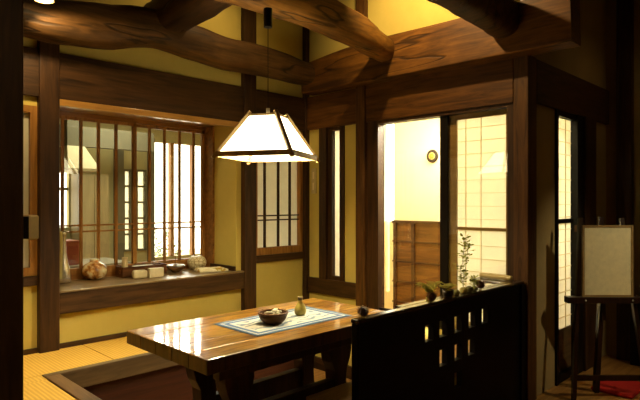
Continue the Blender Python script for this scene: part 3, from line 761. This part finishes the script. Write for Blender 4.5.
# ================================================================== PENDANT LAMP
lp = empty('pendant_lamp', (2.40, 2.91, 1.455), math.radians(28))
tag(lp, 'lit square paper pendant lamp with dark wooden frame hanging over the table', 'pendant lamp')
hb, ht, zh = .268, .108, .28
cb_ = [(-hb, -hb), (hb, -hb), (hb, hb), (-hb, hb)]; ct_ = [(-ht, -ht), (ht, -ht), (ht, ht), (-ht, ht)]
for k in range(4):
    a, b = cb_[k], cb_[(k+1) % 4]; c, d = ct_[(k+1) % 4], ct_[k]
    s_ = MB(); e = .985
    vs = [s_.bm.verts.new((p[0]*e, p[1]*e, z)) for p, z in ((a, .01), (b, .01), (c, zh), (d, zh))]
    s_.bm.faces.new(vs)
    o = s_.build('shade_panel', SHADE, lp)
    sd = o.modifiers.new('t', 'SOLIDIFY'); sd.thickness = .002
s_ = MB()
for k in range(4):
    a, b = cb_[k], cb_[(k+1) % 4]; s_.beam((*a, .006), (*b, .006), .020, .034)
s_.build('lower_frame', W_LAMP, lp)
s_ = MB()
for k in range(4):
    a, b = ct_[k], ct_[(k+1) % 4]; s_.beam((*a, zh), (*b, zh), .012, .014)
s_.beam((-ht, 0, zh), (ht, 0, zh), .012, .012)
s_.build('upper_frame', W_LAMP, lp)
for k in range(4):
    a = Vector((*cb_[k], .0)); b = Vector((*ct_[k], zh)); d = (b-a)
    MB().beam(a-d*.07, b+d*.09, .026, .022).build('corner_strut', W_LAMP, lp)
MB().tube([(0, 0, zh), (0, 0, .60), (0, 0, .905)], .0028, 8).build('cord', BLACKM, lp)
MB().lathe([(.0, .895), (.029, .90), (.031, .905), (.031, 1.03), (.0, 1.031)], n=24, cap=False).build('canopy', BLACKM, lp, smooth=False)
MB().lathe([(.012, .10), (.028, .12), (.034, .15), (.025, .18), (.013, .20), (.013, .279)], n=20).build('bulb_holder', plain('white_holder', (.7, .65, .5), .4), lp, smooth=True).location = (0, 0, .06)
lp.children[-1].location = (0, 0, 0)

# ceiling spot, top left
cs = empty('ceiling_spotlight', (1.25, 3.86, 2.480))
tag(cs, 'glowing spotlight at the top left edge, in front of the crooked log', 'spotlight')
MB().lathe([(.064, .012), (.067, .02), (.056, .10), (.022, .12), (.0, .121)], n=28, cap=False).build('housing', plain('brass_housing', (.35, .22, .06), .35, .5, .7), cs, smooth=True)
MB().lathe([(.0, .0), (.022, .002), (.050, .012), (.060, .03), (.0, .031)], n=28, cap=False).build('bulb', BULB, cs, smooth=True)
MB().tube([(0, 0, .12), (0, 0, .50), (0, 0, .82)], .009, 10).build('stem', plain('brass_stem', (.35, .22, .06), .35, .5, .7), cs)

# ================================================================== SILL POTTERY
SZ = .4555
sv = MB().lathe([(.055, 0), (.066, .006), (.067, .05), (.056, .12), (.038, .20), (.027, .28), (.026, .35), (.034, .41), (.046, .44), (.040, .44), (.028, .40), (.020, .35)], n=32).build('tall_vase', plain('silver_glaze', (.85, .80, .70), .2, .5, .85), smooth=True)
sv.location = (1.705, 4.80, SZ); tag(sv, 'tall silvery vase with flared lip at left end of the sill', 'vase')
rj = empty("round_jar", (1.995, 4.85, SZ)); tag(rj, 'round squat jar with mottled orange and white glaze on the sill', 'jar')
MB().lathe([(.055, 0), (.085, .015), (.108, .055), (.108, .085), (.088, .125), (.050, .150), (.036, .158), (.040, .170), (.030, .170), (.026, .155)], n=36).build('body', mottled('orange_white_glaze', [(.40, (.14, .045, .01)), (.49, (.55, .24, .04)), (.58, (.85, .68, .36)), (.7, (.9, .82, .6))], 12, .25, .5, .6), rj, smooth=True)
MB().lathe([(.026, .150), (.030, .166), (.040, .171), (.038, .178), (.022, .180)], n=24).build('lip', plain('pale_lip', (.75, .66, .42), .4), rj, smooth=True)
# wooden tray box
bx = empty('wooden_box', (2.42, 4.80, SZ), 0); tag(bx, 'open dark brown wooden box with a round handle hole on the sill', 'box')
m_ = MB().box(-.22, .22, -.075, .075, 0, .012)
m_.box(-.22, .22, -.075, -.063, .012, .095).box(-.22, .22, .063, .075, .012, .095).box(-.22, -.208, -.063, .063, .012, .095).box(.208, .22, -.063, .063, .012, .095)
m_.build('box_body', wood('box_wood', (.05, .018, .006), (.16, .06, .016), 'x', .35), bx, bevel=.003)
o = MB().lathe([(.020, 0), (.020, .004), (.012, .004), (.012, 0)], n=20, cap=False).build('handle_ring', plain('ring_wood', (.30, .15, .05), .4), bx); o.rotation_euler = (0, -PI/2, 0); o.location = (-.2205, -.02, .05)
cy = MB().lathe([(.026, 0), (.027, .004), (.027, .165), (.022, .167), (.021, .12)], n=24).build('bamboo_cup', plain('pale_bamboo_cup', (.58, .45, .22), .5), smooth=True)
cy.location = (2.255, 4.80, SZ+.0125); tag(cy, 'pale cylindrical cup standing in the left end of the wooden box', 'cup')
wt = plain('white_folded_cloth', (.82, .78, .64), .8)
cl = MB()
for k in range(4): cl.box(-.11+.004*k, .11-.005*k, -.045, .045, .02*k, .02*k+.018, .007)
fc = cl.build('folded_cloths', wt); fc.name = 'folded_cloth'; fc.location = (2.44, 4.80, SZ+.0125)
tag(fc, 'folded white cloth filling the middle of the wooden box', 'cloth')
# boxes in front
o = MB().box(-.065, .065, -.035, .035, 0, .075, .02).build('tissue_packet', plain('cream_packet', (.72, .62, .36), .6), smooth=False); o.location = (2.30, 4.60, SZ); o.rotation_euler = (0, 0, -.2)
tag(o, 'cream soft-cornered packet in front of the wooden box', 'packet')
o = MB().box(-.066, .066, -.03, .03, 0, .082, .004).build('small_carton', plain('pale_carton', (.80, .70, .44), .6)); o.location = (2.45, 4.585, SZ); o.rotation_euler = (0, 0, -.12)
tag(o, 'pale square-cornered carton right of the soft cream packet', 'carton')
# shallow bowls
bw = MB().lathe([(.035, 0), (.04, .008), (.075, .03), (.095, .062), (.088, .062), (.07, .035), (.0, .02)], n=32, cap=False).build('shallow_bowl', plain('dark_brown_bowl', (.16, .075, .022), .25, .5, 0, .5), smooth=True)
bw.location = (2.755, 4.76, SZ); tag(bw, 'dark brown shallow bowl holding a saucer and upright twig on the sill', 'bowl')
dd = MB().lathe([(.0, 0), (.05, .002), (.085, .010), (.082, .013), (.05, .006), (.0, .004)], n=32, cap=False).build('saucer', plain('cream_saucer', (.78, .68, .42), .3), smooth=True)
dd.location = (2.755, 4.76, SZ+.060); tag(dd, 'cream saucer resting on the dark shallow bowl', 'saucer')
tw = empty('twig_holder', (2.76, 4.78, SZ+.066)); tag(tw, 'thin upright twig with a small cross tip standing on the saucer', 'twig')
MB().tube([(0, 0, 0), (.003, 0, .06), (0, 0, .115)], .0035, 8).tube([(-.02, 0, .108), (0, 0, .114), (.022, 0, .110)], .0035, 8).build('twig', plain('twig_brown', (.16, .07, .02), .6), tw)
MB().lathe([(.022, 0), (.018, .008), (.006, .010)], n=18).build('base', plain('twig_base', (.20, .09, .03), .6), tw)
# lattice ball vase
lb = MB()
lb.lathe([(.05, 0), (.078, .02), (.096, .06), (.096, .085), (.080, .118), (.050, .138), (.030, .142), (.026, .136)], n=40)
tbm, tnt, tbb = base('crackled_cream_glaze', .35, .5, .3)
vo = tnt.nodes.new('ShaderNodeTexVoronoi'); vo.feature = 'DISTANCE_TO_EDGE'; vo.inputs['Scale'].default_value = 34; tnt.links.new(coords(tnt), vo.inputs['Vector'])
rr_ = ramp(tnt, [(.03, (.34, .24, .08)), (.12, (.74, .66, .42))]); tnt.links.new(vo.outputs['Distance'], rr_.inputs['Fac']); tnt.links.new(rr_.outputs['Color'], tbb.inputs['Base Color']); bump(tnt, tbb, vo.outputs['Distance'], .4, .004)
lb = lb.build('ball_vase', tbm, smooth=True); lb.location = (3.02, 4.80, SZ); tag(lb, 'round cream vase with net-like crackle at the right end of the sill', 'vase')
bkm, nt_, b_ = base('printed_booklet', .6, .3)
n_ = noise(nt_, coords(nt_), 14, 3); r_ = ramp(nt_, [(.0, (.82, .76, .54)), (.56, (.62, .42, .08)), (.66, (.82, .76, .54))], 'CONSTANT'); nt_.links.new(n_, r_.inputs['Fac']); nt_.links.new(r_.outputs['Color'], b_.inputs['Base Color'])
o = MB().box(-.15, .15, -.085, .085, 0, .022, .006).box(-.145, .12, -.08, .08, .0222, .032, .004).build('folded_towel', bkm); o.location = (3.05, 4.585, SZ); o.rotation_euler = (0, 0, -.25)
tag(o, 'flat white folded towel with yellow print in front of the round cream vase', 'towel')

# ================================================================== SWITCHES
si = empty('wall_intercom', (.5275, 1.86, 1.065)); tag(si, 'small beige box mounted on the side of the dark foreground post', 'switch box')
MB().box(0, .016, -.05, .05, -.034, .034).build('back_plate', BLACKM, si)
MB().box(.016, .048, -.045, .045, -.038, .038, .006).build('cover', IVORY, si)
MB().box(.048, .054, -.02, .02, -.012, .012, .002).build('button', IVORY, si)
sw = empty('light_switch', (4.1985, 4.287, 1.378)); tag(sw, 'narrow ivory switch plate on the yellow wall beside the far corner', 'light switch')
MB().box(-.010, 0, -.035, .035, -.14, .14, .003).build('plate', plain('ochre_plate', (.62, .50, .22), .4), sw)
MB().box(-.016, -.010, -.014, .014, -.10, -.02, .002).build('rocker', IVORY, sw)
MB().box(-.016, -.010, -.014, .014, .02, .10, .002).build('rocker', IVORY, sw)

# ================================================================== EASEL and board
S2 = math.sqrt(2)
ez = empty('easel', (4.76, 1.46, LOW), math.radians(-45))   # local x = towards picture right, local y = away
tag(ez, 'dark wooden tripod easel standing in front of the far right wall', 'easel')
# origin: right 2.333, forward 4.398
def lx(right): return right-2.333
EW = wood('easel_wood', (.010, .004, .002), (.035, .012, .005), 'z', .35, coat=.2)
for sx in (-1, 1):
    MB().beam((sx*.17, .10, 1.46), (sx*.30, -.06, 0.0), .035, .030).build('leg', EW, ez)
MB().beam((0, .10, 1.47), (0, .06, .62), .035, .03).build('upright', EW, ez)
MB().beam((-.0, .06, 1.1), (-.02, .14, .0), .05, .035).build('leg', EW, ez)
MB().box(-.33, .33, -.035, .045, .775, .825).build('ledge', EW, ez, bevel=.003)
MB().box(-.30, .30, -.03, .0, .15, .19).build('brace', EW, ez)
for sx in (-.19, .19): MB().sphere((sx, -.037, .80), .007, 10).build('bolt', plain('steel_bolt', (.6, .6, .55), .3, .5, 1), ez)
bd = empty('notice_board', (4.76, 1.46, LOW+.8255), math.radians(-45)); tag(bd, 'blank pale board in a thin frame standing on the easel ledge', 'board')
th = .02
MB().box(-.198, .198, -.012, .0, .006, .572).build('panel', plain('pale_board_face', (.86, .76, .46), .7), bd)
MB().box(-.205, -.190, -.018, .004, 0, .58).box(.190, .205, -.018, .004, 0, .58).box(-.19, .19, -.018, .004, 0, .015).box(-.19, .19, -.018, .004, .565, .58).build('frame', wood('board_frame_wood', (.22, .14, .05), (.36, .24, .09), 'x', .5), bd)

o = MB().box(4.86, 5.30, 1.30, 1.62, LOW, LOW+.035, .014).build('floor_cushion', RED, loc=(5.0, 1.45, LOW)); tag(o, 'thin red cushion lying on the floor behind the easel foot', 'cushion')
o = MB().box(5.9, 5.99, 1.32, 1.60, LOW, .22, .0).build('storage_chest', W_BLACKZ, loc=(5.95, 1.45, LOW)); 
MB().box(5.885, 5.899, 1.34, 1.45, -.25, .10).build('door', W_DZ, o).location = -Vector(o.location)
tag(o, 'slim dark cabinet by the far right wall, half hidden by the easel', 'cabinet')
